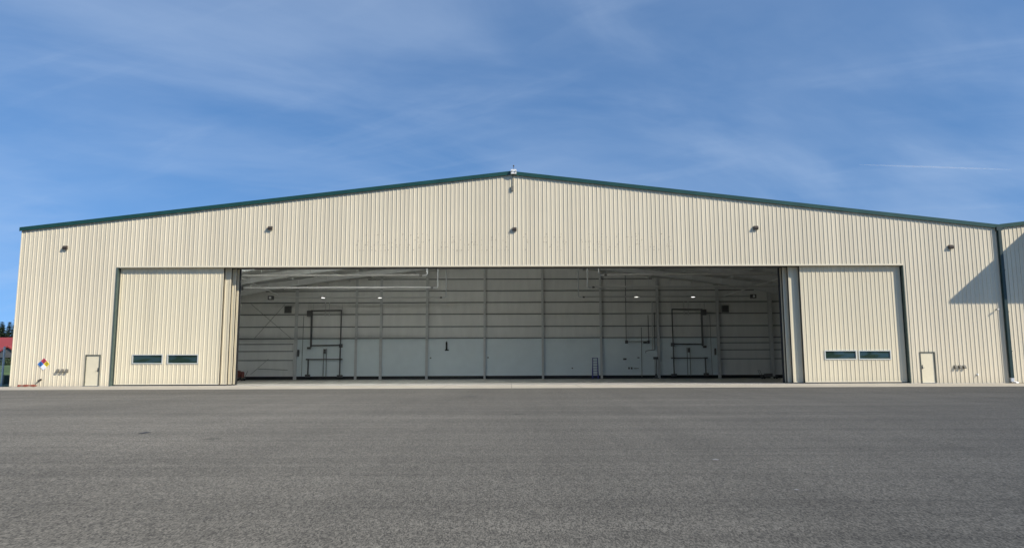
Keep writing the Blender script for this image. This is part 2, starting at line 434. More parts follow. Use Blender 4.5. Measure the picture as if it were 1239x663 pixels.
for s in (-1, 1):
    for i in range(npur):
        x = s*(1.0+i*(W-1.6)/(npur-1)); z = roof(x)-.105
        m = MB(); m.box(x-.035, x+.035, .4, DB-.14, z-.03, z-.005); m.box(x-.012, x+.012, .4, DB-.14, z-.20, z-.03); m.box(x-.045, x+.045, .4, DB-.14, z-.22, z-.20)
        m.build('purlin', M['steelw'], hg)
# sagging bridging rods between purlins near the eaves (thin bars seen through the opening)
for s in (-1, 1):
    pa, pb, pc, pd = ((286, 334), (336, 356.5), (284, 344), (345, 333)) if s < 0 else ((946, 336), (876, 358), (948, 344), (890, 333))
    m = MB(); m.tube([at(*pa, 26), at(*pb, 36.9)], .055, 6); m.build('brace_rod', M['white'], hg)
# sliding leaves
YL = [.34+.34*k for k in range(4)]
TH = .16
def leaf(x0, x1, k, windows=(), seal=0):
    y = YL[k]; z0, z1 = .08, HO-.01
    m = MB(); holes = []
    for wx0, wx1, wz0, wz1 in windows: holes.append((wx0, wx1, wz0, wz1))
    cuts = sorted({x0+.06, x1-.06, *[h[0] for h in holes], *[h[1] for h in holes]})
    for a, b_ in zip(cuts, cuts[1:]):
        hh = [h for h in holes if h[0] <= (a+b_)/2 <= h[1]]
        if hh:
            ribbed(m, a, b_, K(z0+.06), K(hh[0][2]), y, .033); ribbed(m, a, b_, K(hh[0][3]), K(z1-.02), y, .033)
        else: ribbed(m, a, b_, K(z0+.06), K(z1-.02), y, .033)
    # edges and inner face around
    m.box(x0, x0+.06, y-.036, y+TH, z0, z1); m.box(x1-.06, x1, y-.036, y+TH, z0, z1)
    m.box(x0+.06, x1-.06, y+TH-.03, y+TH, z0, z1) if not holes else None
    if holes:
        prev = x0+.06
        wz0, wz1 = holes[0][2], holes[0][3]
        m.box(x0+.06, x1-.06, y+TH-.03, y+TH, z0, wz0); m.box(x0+.06, x1-.06, y+TH-.03, y+TH, wz1, z1)
        for h in sorted(holes):
            m.box(prev, h[0], y+TH-.03, y+TH, wz0, wz1); prev = h[1]
        m.box(prev, x1-.06, y+TH-.03, y+TH, wz0, wz1)
    o = m.build('sliding_door', M['doorclad'], hg, fix=False)
    t = MB(); t.box(x0+.06, x1-.06, y-.040, y+.02, z0, z0+.06); t.build('bottom_rail', M['trim'], o)
    t = MB(); t.box(x0+.02, x1-.02, y+.03, y+TH-.035, .005, z0); t.build('bottom_seal', M['black'], o)
    if seal:
        sw = .12 if k == 3 else .03
        t = MB(); xx_ = (x1, x1+sw) if seal > 0 else (x0-sw, x0)
        t.box(xx_[0], xx_[1], y+.03, y+TH-.01, .02, z1); t.build('edge_seal', M['black'], o)
    for wx0, wx1, wz0, wz1 in holes:
        t = MB(); w = .07
        t.box(wx0, wx1, y-.06, y+TH-.031, wz0, wz0+w); t.box(wx0, wx1, y-.06, y+TH-.031, wz1-w, wz1)
        t.box(wx0, wx0+w, y-.06, y+TH-.031, wz0+w, wz1-w); t.box(wx1-w, wx1, y-.06, y+TH-.031, wz0+w, wz1-w)
        t.build('window_frame', M['alu'], o)
        t = MB(); t.box(wx0+w, wx1-w, y+.02, y+.03, wz0+w, wz1-w); t.build('window_pane', M['glass'], o)
    return o
def wn(a, b_, c, d, k=0):
    p = at(a, d, YL[k]); q = at(b_, c, YL[k]); return (p.x, q.x, p.z, q.z)
e1 = at(267.5, 400, YL[0]).x; e2 = at(277, 400, YL[1]).x; e3 = at(283, 400, YL[2]).x; e4 = at(286.8, 400, YL[3]).x
leaf(-WO+.045, e1, 0, (wn(159.5, 197.5, 428.5, 440.3), wn(202, 240.5, 428.5, 440.3)), seal=1)
leaf(e2-7.4, e2, 1, seal=1); leaf(e3-7.4, e3, 2, seal=1); leaf(e4-7.4, e4, 3, seal=1)
f1 = at(970.5, 390, YL[0]).x; f2 = at(956.3, 390, YL[1]).x; f3 = at(949.5, 390, YL[2]).x; f4 = at(946.5, 390, YL[3]).x
leaf(f1, WO-.05, 0, (wn(997.8, 1036, 423.5, 435), wn(1039, 1077.5, 423.5, 435)), seal=-1)
leaf(f2, f2+7.4, 1, seal=-1); leaf(f3, f3+7.4, 2, seal=-1); leaf(f4, f4+7.4, 3, seal=-1)
# personnel doors
def pdoor(x0, x1, hinge_left):
    fr = MB(); w = .055
    fr.box(x0, x0+w, -.05, .16, 0.002, DH); fr.box(x1-w, x1, -.05, .16, 0.002, DH); fr.box(x0+w, x1-w, -.05, .16, DH-w, DH)
    d = MB(); d.box(x0+w+.004, x1-w-.004, .02, .07, .02, DH-w-.004)
    o = d.build('personnel_door', M['pdoor'], hg)
    fr.build('door_frame', M['frame'], o)
    s = 1 if hinge_left else -1
    hx = x1-w-.09 if hinge_left else x0+w+.09
    h = MB(); h.box(hx-.035, hx+.035, .002, .02, 1.0, 1.2); h.tube([(hx, -.04, 1.08), (hx-s*.13, -.04, 1.08)], .012, 8); h.tube([(hx, .002, 1.08), (hx, -.04, 1.08)], .014, 8)
    h.tube([(hx, .02, 1.25), (hx, -.015, 1.25)], .03, 10)
    h.build('handle', M['chrome'], o)
    gx = x0+w if hinge_left else x1-w
    for z in (.3, 1.1, 1.9):
        t = MB(); t.tube([(gx, .008, z-.06), (gx, .008, z+.06)], .014, 8); t.build('hinge', M['chrome'], o)
    t = MB(); t.box(x0, x1, -.12, .1, .0045, .018); t.build('threshold', M['galv'], o)
pdoor(dl0, dl1, True); pdoor(dr0, dr1, False)
# old sign mounting holes (ghost of removed lettering)
hm = MB()
def hole(x, z):
    r = random.uniform(.018, .032); yy = -.0415
    hm.poly([(x+r*math.cos(a*math.pi/3), yy-.001, z+r*math.sin(a*math.pi/3)) for a in range(6)])
    hm.poly([(x+r*math.cos(a*math.pi/3), -.003, z+r*math.sin(a*math.pi/3)) for a in range(6)])
def hz(px0, px1):
    z0 = at(600, 303, 0).z; z1 = at(600, 283, 0).z
    x = at(px0, 292, 0).x; X1 = at(px1, 292, 0).x
    while x < X1:
        for _ in range(random.randint(1, 4)):
            hole(x+random.uniform(-.12, .12), z0+(z1-z0)*random.choice([0.02, .2, .35, .5, .62, .8, .97])+random.uniform(-.03, .03))
        x += random.uniform(.14, .36)
hz(432, 617); hz(633, 640); hz(658, 686); hz(705, 752); hz(760, 814)
tag(hm.build('sign_screw_holes', M['hole'], hg, fix=False), kind='stuff')
# downspout and gutter head at the valley
px_t, px_b = at(1205.5, 279, -.12), at(1220.3, 462, -.12)
xd = W+.06
m = MB(); m.box(xd-.11, xd+.11, -.26, -.045, .35, HE-.25); m.build('downspout', M['pipe'], hg)
m = MB(); m.prism([(xd-.11, .35), (xd+.11, .35), (xd+.11, .06), (xd-.11, .06)], 'y', -.24, -.06); m.build('downspout_boot', M['galv'], hg)
m = MB(); m.box(xd-.2, xd+.2, -.24, -.045, HE-.26, HE+.02); m.build('gutter_head', M['pipe'], hg)
for z in (2.2, 5, 8):
    m = MB(); m.box(xd-.14, xd+.14, -.275, -.262, z, z+.06); m.build('strap', M['pipe'], hg)
# ------------------------------------------------------------------ neighbouring hangar
NX0, NX1 = W+.13, W+70
nh = empty('hangar', (NX0, 0, 0), 'cream ribbed hangar adjoining on the far right beyond the green downspout', 'hangar')
def nroof(x): return HE+.0+SL*min(x-W, 70-(x-W) if False else x-W) if x < W+35 else HE+SL*(70-(x-W))
m = MB(); ribbed(m, NX0, W+35, K(0), nroof, 0, phase=.1); ribbed(m, W+35, NX1, K(0), nroof, 0, phase=.1); m.build('front_wall', M['clad'], nh, fix=False)
m = MB(); m.prism([(NX0, 0), (NX1, 0), (NX1, nroof(NX1)), (W+35, nroof(W+35)), (NX0, nroof(NX0))], 'y', .2, DB); m.build('building_body', M['clad'], nh)
m = MB(); m.prism([(NX0-.05, nroof(NX0)+.02), (W+35, nroof(W+35)+.02), (W+35, nroof(W+35)+.14), (NX0-.05, nroof(NX0)+.14)], 'y', -.1, DB+.1)
m.prism([(W+35, nroof(W+35)+.02), (NX1, nroof(NX1)+.02), (NX1, nroof(NX1)+.14), (W+35, nroof(W+35)+.14)], 'y', -.1, DB+.1); m.build('roof', M['green'], nh)
m = MB(); m.prism([(NX0+.02, nroof(NX0)-.07), (W+35, nroof(W+35)-.07), (W+35, nroof(W+35)+.2), (NX0+.02, nroof(NX0)+.2)], 'y', -.17, -.105)
m.prism([(W+35, nroof(W+35)-.07), (NX1, nroof(NX1)-.07), (NX1, nroof(NX1)+.2), (W+35, nroof(W+35)+.2)], 'y', -.17, -.105); m.build('rake_trim', M['green'], nh)
# its canopy beyond the frame casts the triangular shadow
SAZ, SEL = R(53), R(34)
A = at(1148, 367.8, 0)
xc = 38.9; q = (xc-A.x)/math.tan(SAZ); zc = A.z+q*math.tan(SEL)/math.cos(SAZ)
m = MB(); m.box(xc, xc+26, -q, -.06, zc, zc+.22); m.build('canopy', M['trim'], nh)
# ------------------------------------------------------------------ wall pack lamps
def wall_light(p, label, first=[None]):
    if first[0] is None:
        t = empty('wall_light', p, label, 'wall light', 'bronze wall lights on the hangar front')
        x, y, z = p
        m = MB(); m.prism([(y-.04, z-.13), (y-.04, z+.14), (y-.12, z+.14), (y-.24, z+.02), (y-.24, z-.05), (y-.18, z-.13)], 'x', x-.15, x+.15); m.build('housing', M['bronze'], t)
        m = MB(); m.prism([(y-.06, z-.134), (y-.17, z-.134), (y-.16, z-.155), (y-.08, z-.155)], 'x', x-.13, x+.13); m.build('lens', M['lens'], t)
        first[0] = t; return t
    c = copy_tree(first[0]); c.location = p; c['label'] = label; return c
for (px, py), lb in (((80, 300), 'dark wall light high on the far left above the small door'), ((327.5, 276.5), 'dark wall light above the left edge of the big opening'),
                     ((622.5, 277.8), 'dark wall light in the middle below the roof peak'), ((914, 276), 'dark wall light above the right edge of the big opening'),
                     ((1149.5, 299), 'dark wall light near the downspout, just above the triangular shadow')):
    p = at(px, py, 0); wall_light((p.x, 0, p.z), lb)
# small hooded outlets
def hood(p, label, group, first=[None]):
    if first[0] is None:
        t = empty('vent_hood', p, label, 'vent', group); x, y, z = p
        m = MB(); m.box(x-.10, x+.10, y-.05, y-.038, z-.12, z+.12); m.build('flange', M['ventm'], t)
        m = MB(); m.prism([(y-.051, z+.09), (y-.051, z-.09), (y-.20, z-.12), (y-.20, z-.04), (y-.12, z+.07)], 'x', x-.08, x+.08); m.build('hood', M['ventm'], t)
        first[0] = t; return
    c = copy_tree(first[0]); c.location = p; c['label'] = label; c['group'] = group
for i, px in enumerate((70.5, 76, 81.3)):
    p = at(px, 448.5, 0); hood((p.x, 0, p.z), ('left', 'middle', 'right')[i]+' one of three vent hoods between hazard sign and left small door', 'vent hoods low on the hangar front')
for i, px in enumerate((1155.5, 1161, 1166.3)):
    p = at(px, 443.8, 0); hood((p.x, 0, p.z), ('left', 'middle', 'right')[i]+' one of three vent hoods beside the right small door', 'vent hoods low on the hangar front')
p = at(1182, 453, 0)
m = MB(); m.tube([(p.x, -.03, p.z), (p.x, -.14, p.z), (p.x-.03, -.17, p.z-.06)], .035, 8); m.box(p.x-.06, p.x+.06, -.05, -.038, p.z-.06, p.z+.06)
tag(center(m, 'hose_tap', M['galv'], (p.x, 0, p.z)), 'small metal hose tap on the wall left of the downspout foot', 'tap')
p = at(1206.5, 375, 0)
t = empty('security_camera', (p.x, 0, p.z), 'small camera on a bracket beside the downspout below the shadow', 'camera')
m = MB(); m.tube([(p.x-.05, -.04, p.z+.05), (p.x-.05, -.22, p.z+.05)], .018, 6); m.box(p.x-.1, p.x, -.05, -.04, p.z, p.z+.1); m.build('bracket', M['ventm'], t)
m = MB(); m.tube([(p.x-.02, -.20, p.z+.06), (p.x-.22, -.36, p.z-.03)], .045, 10); m.build('camera_body', M['dull'], t)
m = MB(); m.prism([(-.62, -.01), (-.26, -.01), (-.26, .12), (-.32, .12), (-.6, .05)], 'x', xd-.02, xd+.17)
o = center(m, 'splash_block', M['white'], (xd+.13, -.5, 0)); tag(o, 'white splash block on the ground at the downspout foot', 'splash block')
# ------------------------------------------------------------------ beacon at the peak
pb = at(621.5, 209, -.2)
t = empty('roof_beacon', (pb.x, -.22, HR-.1), 'white box with a small aerial on the roof peak', 'beacon')
m = MB(); m.box(pb.x-.2, pb.x+.2, -.36, -.175, HR-.05, HR+.28); m.build('box', M['white'], t)
m = MB(); m.box(pb.x-.24, pb.x+.24, -.38, -.30, HR+.1, HR+.13); m.build('rail', M['galv'], t)
m = MB(); m.tube([(pb.x, -.27, HR+.28), (pb.x, -.27, HR+.55)], .015, 6); m.tube([(pb.x, -.27, HR+.5), (pb.x, -.27, HR+.6)], .05, 8); m.build('aerial', M['bronze'], t)
for s in (-1, 1):
    m = MB(); m.tube([(pb.x+s*.13, -.37, HR+.12), (pb.x+s*.13, -.42, HR+.12)], .05, 10); m.build('lamp', M['lens'], t)
q0 = at(620.3, 214, 0); q1 = at(620, 229, 0)
t = empty('conduit_camera', (q1.x, 0, q1.z), 'thin conduit and small junction box hanging down from the roof peak', 'conduit')
m = MB(); m.tube([(q0.x, -.06, HR-.1), (q1.x, -.06, q1.z+.2)], .022, 6); m.build('conduit', M['frame'], t)
m = MB(); m.box(q1.x-.08, q1.x+.08, -.16, -.04, q1.z-.15, q1.z+.2); m.build('junction_box', M['ventm'], t)
# ------------------------------------------------------------------ hazard sign
c = at(53.3, 440.3, 0); r = .43
t = empty('hazard_sign', (c.x, 0, c.z), 'diamond shaped hazard sign in red, blue, yellow and white on the left wall', 'sign')
def dia(cx, cz, r, y0, y1): return [(cx, cz-r), (cx+r, cz), (cx, cz+r), (cx-r, cz)]
m = MB(); m.prism(dia(c.x, c.z, r+.01, 0, 0), 'y', -.046, -.04); m.build('backing', M['signw'], t)
for dx, dz, k, nm in ((0, .5, 'signr', 'red_field'), (-.5, 0, 'signb', 'blue_field'), (.5, 0, 'signy', 'yellow_field'), (0, -.5, 'signw', 'white_field')):
    m = MB(); m.prism(dia(c.x+dx*r, c.z+dz*r, r*.49, 0, 0), 'y', -.050, -.0465); m.build(nm, M[k], t)
def digit(ch, x, z, m_, par):
    cu = bpy.data.curves.new('digit', 'FONT'); cu.body = ch; cu.size = .30; cu.align_x = 'CENTER'; cu.align_y = 'CENTER'; cu.extrude = .001; cu.offset = .006
    o = bpy.data.objects.new('digit', cu); col.objects.link(o)
    dg = bpy.context.evaluated_depsgraph_get(); me = bpy.data.meshes.new_from_object(o.evaluated_get(dg)); bpy.data.objects.remove(o)
    me.transform(Matrix.Rotation(math.pi/2, 4, 'X')); me.materials.clear(); me.materials.append(m_)
    d = bpy.data.objects.new('digit', me); col.objects.link(d); d.parent = par; d.location = (x-par.location.x, -.054, z-par.location.z)
digit('2', c.x-.5*r, c.z, M['ink'], t); digit('2', c.x, c.z+.5*r, M['ink'], t); digit('0', c.x+.5*r, c.z, M['ink'], t)
# orange hose at the wall foot and its grey standpipe
a = at(23, 467.6, -.5); b_ = at(44, 467.6, -.5)
m = MB()
for k in range(5):
    pts = []
    for i in range(40):
        u = i/39; x = a.x+(b_.x-a.x)*(u*.98+.01)
        pts.append((x, -.45-.07*k+.05*math.sin(u*9+k*1.7), .035+.028*(k % 2)+.022*math.sin(u*14+k)+(0.05 if k == 2 else 0)))
    m.tube(pts, .032, 7)
tag(center(m, 'hose', M['orange'], (b_.x, -.5, 0)), 'orange hose lying in a flat heap at the foot of the left wall', 'hose')
e0 = at(40, 467, -.3); e1_ = at(48.5, 459.2, -.1)
t = empty('standpipe', (e0.x, -.3, 0), 'thin grey hose rising from the orange heap to a tap below the hazard sign', 'standpipe')
m = MB(); m.tube([(e0.x, -.35, .06), (e0.x+.12, -.3, .1), ((e0.x+e1_.x)/2, -.2, e1_.z*.55), (e1_.x-.1, -.12, e1_.z-.06)], .028, 8); m.build('pipe', M['frame'], t)
m = MB(); m.tube([(e1_.x-.13, -.12, e1_.z-.09), (e1_.x+.08, -.08, e1_.z+.03)], .055, 10); m.tube([(e1_.x, -.09, e1_.z), (e1_.x, -.03, e1_.z)], .03, 8); m.build('tap', M['bronze'], t)
# floodlight / dish at the left corner
p = at(15, 373.5, 1.0)
t = empty('floodlight', (-W-.04, 1.0, p.z), 'white round floodlight sticking out from the left corner of the hangar', 'floodlight')
m = MB(); m.tube([(-W-.03, 1.0, p.z), (-W-.25, 1.0, p.z)], .03, 6); m.build('bracket', M['galv'], t)
m = MB(); m.tube([(-W-.22, 1.05, p.z-.02), (-W-.34, .93, p.z), (-W-.42, .85, p.z+.02)], [.06, .12, .22], 14); m.build('housing', M['white'], t)
p2 = at(14, 383, 1.0)
m = MB(); m.box(-W-.2, -W-.04, .95, 1.1, p2.z-.25, p2.z+.2); tag(center(m, 'junction_box', M['galv'], (-W-.1, 1, p2.z)), 'small grey box on the left corner below the floodlight', 'box')
def ground_pt(px, py):
    d = fwd*F+rgt*(px-PW/2)-upr*(py-PH/2); t = .001
    for _ in range(40):
        p = CAM+d*t; t *= (CH-gz(p.x, p.y))/max(1e-6, CH-p.z)
    return CAM+d*t
M['fleck'] = mat('worn_paint', (.26, .255, .24), .8, var=.2, nscale=20)
M['tar'] = mat('fresh_tar', (.022, .021, .020), .6, var=.2)
M['patch'] = mat('repair_patch', (.075, .07, .06), .85, var=.25, nscale=9)
def blot(px, py, w, d, m_, name, label, cat):
    p = ground_pt(px, py); mb = MB(); rnd = random.Random(int(px)); n = 14; top = []
    for i in range(n):
        a = 2*math.pi*i/n; q_ = rnd.uniform(.65, 1.15); x = p.x+math.cos(a)*w*q_/2; y = p.y+math.sin(a)*d*q_/2
        top.append((x, y, gz(x, y)+.006))
    mb.poly(top); tag(center(mb, name, m_, (p.x, p.y, gz(p.x, p.y))), label, cat)
blot(175, 523.6, .22, .45, M['tar'], 'tar_spot', 'black tar spot on the tarmac at left in front of the left sliding door', 'tar spot')
blot(570, 479.5, .75, 1.3, M['patch'], 'tarmac_patch', 'dark brownish patch on the tarmac close to the hangar just left of the middle', 'patch')
blot(866, 556, .12, .14, M['fleck'], 'paint_fleck', 'pale fleck on the tarmac right of the middle, farther from the camera than the other', 'fleck')
blot(964, 592.5, .07, .09, M['fleck'], 'paint_fleck', 'pale fleck on the tarmac at right, nearer the camera than the other', 'fleck')
# ------------------------------------------------------------------ inside: heaters
def heater(loc, mirror, label, first={}):
    s = -1 if mirror else 1
    if mirror not in first:
        t = empty('tube_heater', loc, label, 'heater', 'radiant tube heaters under the hangar roof'); x, y, z = loc
        L_ = 21.0
        X = lambda d: x+s*d
        def bx(m, a, b_, *r_): m.box(min(X(a), X(b_)), max(X(a), X(b_)), *r_)
        m = MB(); m.tube([(X(0.7), y, z), (X(L_), y, z)], .06, 10); m.build('tube', M['dull'], t)
        m = MB(); m.prism([(y-.22, z-.04), (y-.10, z+.12), (y+.10, z+.12), (y+.22, z-.04), (y+.205, z-.04), (y+.09, z+.105), (y-.09, z+.105), (y-.205, z-.04)], 'x', *sorted((X(.8), X(L_-.2)))); m.build('reflector', M['dull'], t)
        m = MB(); bx(m, 0, .65, y-.22, y+.25, z-.2, z+.25); m.build('burner', M['dark'], t)
        m = MB(); m.tube([(X(.3), y-.221, z+.02), (X(.3), y-.24, z+.02)], .15, 12); m.build('fan_guard', M['white'], t)
        ztop = roof(X(L_+.6))-.3
        m = MB(); m.tube([(X(L_), y, z), (X(L_+.45), y, z), (X(L_+.6), y, z+.12), (X(L_+.6), y, ztop)], .065, 8); m.build('flue', M['galv'], t)
        m = MB(); m.tube([(X(L_-.15), y, z), (X(L_+.1), y, z)], .10, 8); m.build('collar', M['dark'], t)
        for d in (1.5, 6, 10.5, 15, 19.5):
            m = MB(); m.tube([(X(d), y+.1, z+.17), (X(d), y+.1, roof(X(d))-.3)], .012, 5); m.build('hanger', M['galv'], t)
        first[mirror] = t; return
    c = copy_tree(first[mirror]); c.location = loc; c['label'] = label
wh = ('nearest', 'middle', 'farthest')
for i, (py, Y) in enumerate(((333, 16.2), (348, 26.5), (360, 37.2))):
    z = 9.88
    heater((-29.4, Y, z), False, wh[i]+' of the three long tube heaters hanging under the left side of the roof')
    heater((29.9, Y, z), True, wh[i]+' of the three long tube heaters hanging under the right side of the roof')
# lit high bay lamps
def hbay(loc, label, first=[None]):
    if first[0] is None:
        t = empty('high_bay_light', loc, label, 'ceiling light', 'lit lamps hanging in the hangar'); x, y, z = loc
        m = MB(); m.tube([(x, y, z+.02), (x, y, z+.12), (x, y, z+.3)], [.22, .21, .10], 14); m.build('lamp_housing', M['dull'], t)
        m = MB(); m.tube([(x, y, z), (x, y, z+.018)], .21, 14); m.build('lamp_lens', M['lamp'], t)
        m = MB(); m.tube([(x, y, z+.3), (x, y, z+1.2)], .012, 5); m.build('hanger', M['galv'], t)
        first[0] = t; return
    c = copy_tree(first[0]); c.location = loc; c['label'] = label
for px, py, lb in ((391, 360.5, 'lit lamp farthest left under the hangar roof'), (459.5, 360.5, 'lit lamp second from the left under the hangar roof'),
                   (770, 359.5, 'lit lamp second from the right under the hangar roof'), (838.5, 359.5, 'lit lamp farthest right under the hangar roof')):
    p = at(px, py, 35.0); hbay((p.x, 35.0, p.z), lb)
def bay(loc, label, first=[None]):  # unseen fill lamps, added behind the door header to lift the interior
    if first[0] is None:
        t = empty('added_fill_light', loc, label, 'ceiling light', 'unseen fill lamps added to brighten the hangar interior'); x, y, z = loc
        m = MB(); m.tube([(x, y, z+.26), (x, y, z+.36), (x, y, z+.5)], [.16, .15, .08], 14); m.build('lamp_housing', M['galv'], t)
        m = MB(); m.tube([(x, y, z), (x, y, z+.1), (x, y, z+.255)], [.16, .24, .16], 14); m.build('fill_globe', M['added_lamp'], t)
        m = MB(); m.tube([(x, y, z+.5), (x, y, z+.9)], .012, 5); m.build('hanger', M['galv'], t)
        first[0] = t; return
    c = copy_tree(first[0]); c.location = loc; c['label'] = label
for j, (Y, zl, XS) in enumerate(((5.4, 10.3, (-24.5, -15.3, -5.1)), (20.5, 11.45, (-23.5, -16, -7)))):
    for i, X_ in enumerate(XS):
        bay((X_, Y, zl), ('leftmost', 'second', 'third')[i]+' unseen added fill lamp in the '+('front' if j == 0 else 'second')+' row behind the door header')
# wall fans
def fan(px, py, label):
    p = at(px, py, DB-.3); t = empty('louvre_fan', (p.x, DB-.3, p.z), label, 'fan', 'square exhaust fans on the back wall'); x, y, z = p
    m = MB(); m.box(x-.46, x+.46, y-.05, y+.1, z-.46, z-.38); m.box(x-.46, x+.46, y-.05, y+.1, z+.38, z+.46); m.box(x-.46, x-.38, y-.05, y+.1, z-.38, z+.38); m.box(x+.38, x+.46, y-.05, y+.1, z-.38, z+.38); m.build('frame', M['girt'], t)
    m = MB()
    for k in range(7): m.box(x-.38, x+.38, y, y+.08, z-.37+.108*k, z-.30+.108*k)
    m.box(x-.38, x+.38, y+.09, y+.1, z-.38, z+.38); m.build('louvre', M['dark'], t)
fan(348.5, 374.5, 'dark square fan high on the back wall at left'); fan(877.5, 373.5, 'dark square fan high on the back wall at right')
# pipe frames
YB = DB-.62
def pframe(X, label, base):
    """X maps a left-hand pixel column to the wall position; dark pipe frame with valves"""
    t = empty('pipe_frame', (X(393), YB, 0), label, 'pipework', 'dark rectangular pipe frames on the back wall')
    Z = lambda py: at(393, py, YB).z
    def pipe(pts, r, nm, mt): m = MB(); m.tube([(X(a), YB, Z(b_)) for a, b_ in pts], r, 8); m.build(nm, mt, t)
    pipe([(375.8, 375), (375.8, 420)], .13, 'pipe', M['dark']); pipe([(375, 376), (412, 375.5)], .09, 'pipe', M['dark'])
    pipe([(411.8, 375), (411.4, 456)], .085, 'pipe', M['dark']); pipe([(376, 418), (412, 417.5)], .085, 'pipe', M['dark'])
    pipe([(372, 434.6), (414, 434.6)], .07, 'pipe', M['dark']); pipe([(373.3, 434), (373, 456)], .09, 'pipe', M['dark'])
    pipe([(366, 382), (365.5, 455)], .035, 'pipe', M['girt']); 
    for a in (392, 397): pipe([(a, 366), (a, 383)], .06, 'conduit', M['steelw'])
    for a in (372, 377.5, 412.6): pipe([(a, 368), (a, 376)], .045, 'conduit', M['steelw'])
    for a in (391.5, 395): pipe([(a, 422), (a, 456)], .045, 'conduit', M['girt'])
    for a, b_, w, h in ((372.8, 379.3, .26, .36), (373.6, 421, .2, .13), (412.3, 418.3, .2, .22), (373, 454.5, .3, .18), (411.8, 455, .34, .15), (361, 427, .09, .42), (393, 425, .11, .28), (412.5, 434.6, .2, .09), (372.6, 434.6, .2, .09)):
        m = MB(); x, z = X(a), Z(b_)
        m.box(x-w, x+w, YB-.22, YB+.1, z-h, z+h)
        m.tube([(x, YB-.22, z), (x, YB-.34, z)], min(w, h)*.8, 10); m.build('valve', M['dark'], t)
pframe(lambda a: at(a, 430, YB).x, 'dark rectangular pipe frame on the back wall at left', 0)
pframe(lambda a: at(1226.5-a, 430, YB).x, 'dark rectangular pipe frame on the back wall at right', 0)
# drop pipe rig in the right bay
t = empty('drop_pipes', (at(771, 413, YB).x, YB, 0), 'thin pipes dropping from the roof to the right back wall with black valves', 'pipework')
def rp(pts, r, mt, nm='pipe'): m = MB(); m.tube([at(a, b_, YB) for a, b_ in pts], r, 8); m.build(nm, mt, t)
rp([(756.5, 332), (757.8, 413)], .05, M['girt']); rp([(757.8, 413), (785, 413)], .05, M['girt']); rp([(784, 381), (785, 413)], .05, M['dark']); rp([(776, 396), (776.8, 456)], .045, M['girt'])
rp([(788.8, 365), (789.5, 423)], .07, M['steelw']); rp([(791.8, 378), (792.3, 423)], .05, M['dark']); rp([(792.3, 423), (786, 423.5), (781.5, 424.5), (781.3, 427)], .04, M['dark'])
for a, b_, w, h in ((758, 413.6, .17, .2), (780.5, 414, .22, .14), (784.6, 413.6, .14, .2), (756, 434.3, .2, .1), (772.5, 432.6, .12, .06), (761, 445.3, .08, .12), (764.3, 445.3, .08, .12), (770, 445.5, .3, .03)):
    p = at(a, b_, YB); m = MB(); m.box(p.x-w, p.x+w, YB-.12, YB+.1, p.z-h, p.z+h); m.tube([(p.x, YB-.12, p.z), (p.x, YB-.2, p.z)], min(w, h)*.7, 8); m.build('valve', M['dark'], t)
t = empty('hose_stand', (at(794, 450, YB-.4).x, YB-.4, 0), 'dark stand with a block head beside the back wall column right of the pipes', 'stand')
x = t.location.x; m = MB(); m.tube([(x+.05, YB-.4, .05), (x+.05, YB-.4, 2.5)], .06, 8); m.tube([(x-.12, YB-.4, .05), (x-.12, YB-.4, 2.4)], .03, 8); m.build('post', M['dark'], t)
m = MB(); m.box(x-.3, x+.28, YB-.55, YB-.25, 2.42, 2.72); m.build('head', M['dark'], t)
m = MB(); m.box(x-.35, x+.3, YB-.7, YB-.1, 0.002, .1); m.prism([(x-.2, .1), (x+.2, .1), (x+.08, .6), (x-.08, .6)], 'y', YB-.45, YB-.35); m.build('base', M['dark'], t)
# L bracket
p = at(540.3, 418.5, DB-.3)
m = MB(); x, z = p.x, p.z; m.box(x-.1, x+.1, DB-.45, DB-.17, z-.45, z+.5); m.box(x-.2, x+.28, DB-.45, DB-.17, z-.6, z-.45); m.tube([(x, DB-.3, z+.5), (x, DB-.3, z+.6)], .05, 8)
tag(center(m, 'phone_bracket', M['black'], (x, DB-.3, z)), 'black L shaped bracket alone in the middle of the back wall', 'bracket')
for px, py, lb in ((521, 433, 'tiny outlet box on the back wall below and left of the black bracket'), (692.5, 445.3, 'tiny outlet box low on the back wall left of the ladder'), (590.5, 432.5, 'tiny outlet box beside the central left column')):
    p = at(px, py, DB-.2); m = MB(); m.box(p.x-.09, p.x+.09, DB-.24, DB-.165, p.z-.07, p.z+.07); m.box(p.x-.05, p.x+.05, DB-.25, DB-.24, p.z-.03, p.z+.03)
    tag(center(m, 'outlet_box', M['dark'], (p.x, DB-.2, p.z)), lb, 'outlet', 'outlet boxes on the back wall')
# step ladder
YLd = 40.2
p0 = at(716.8, 446, YLd); p1 = at(723.6, 446, YLd); hh = at(720, 433.3, YLd).z
t = empty('step_ladder', ((p0.x+p1.x)/2, YLd, 0), 'blue step ladder standing against the back wall right of centre', 'ladder')
for x, s in ((p0.x, 1), (p1.x, -1)):
    m = MB(); m.bar((x, YLd-.45, 0.002), (x+s*.05, YLd, hh), .10, .10); m.build('rail', M['blue'], t)
    m = MB(); m.bar((x, YLd+.6, 0.002), (x+s*.05, YLd+.06, hh-.05), .05, .05); m.build('rear_leg', M['blue'], t)
for k in range(7):
    u = (k+1)/8; m = MB(); m.box(p0.x+.03, p1.x-.03, YLd-.45*(1-u)-.05, YLd-.45*(1-u)+.05, hh*u-.03, hh*u+.02); m.build('step', M['blue'], t)
m = MB(); m.box(p0.x-.0, p1.x+.0, YLd-.12, YLd+.15, hh, hh+.06); m.build('top_cap', M['blue'], t)
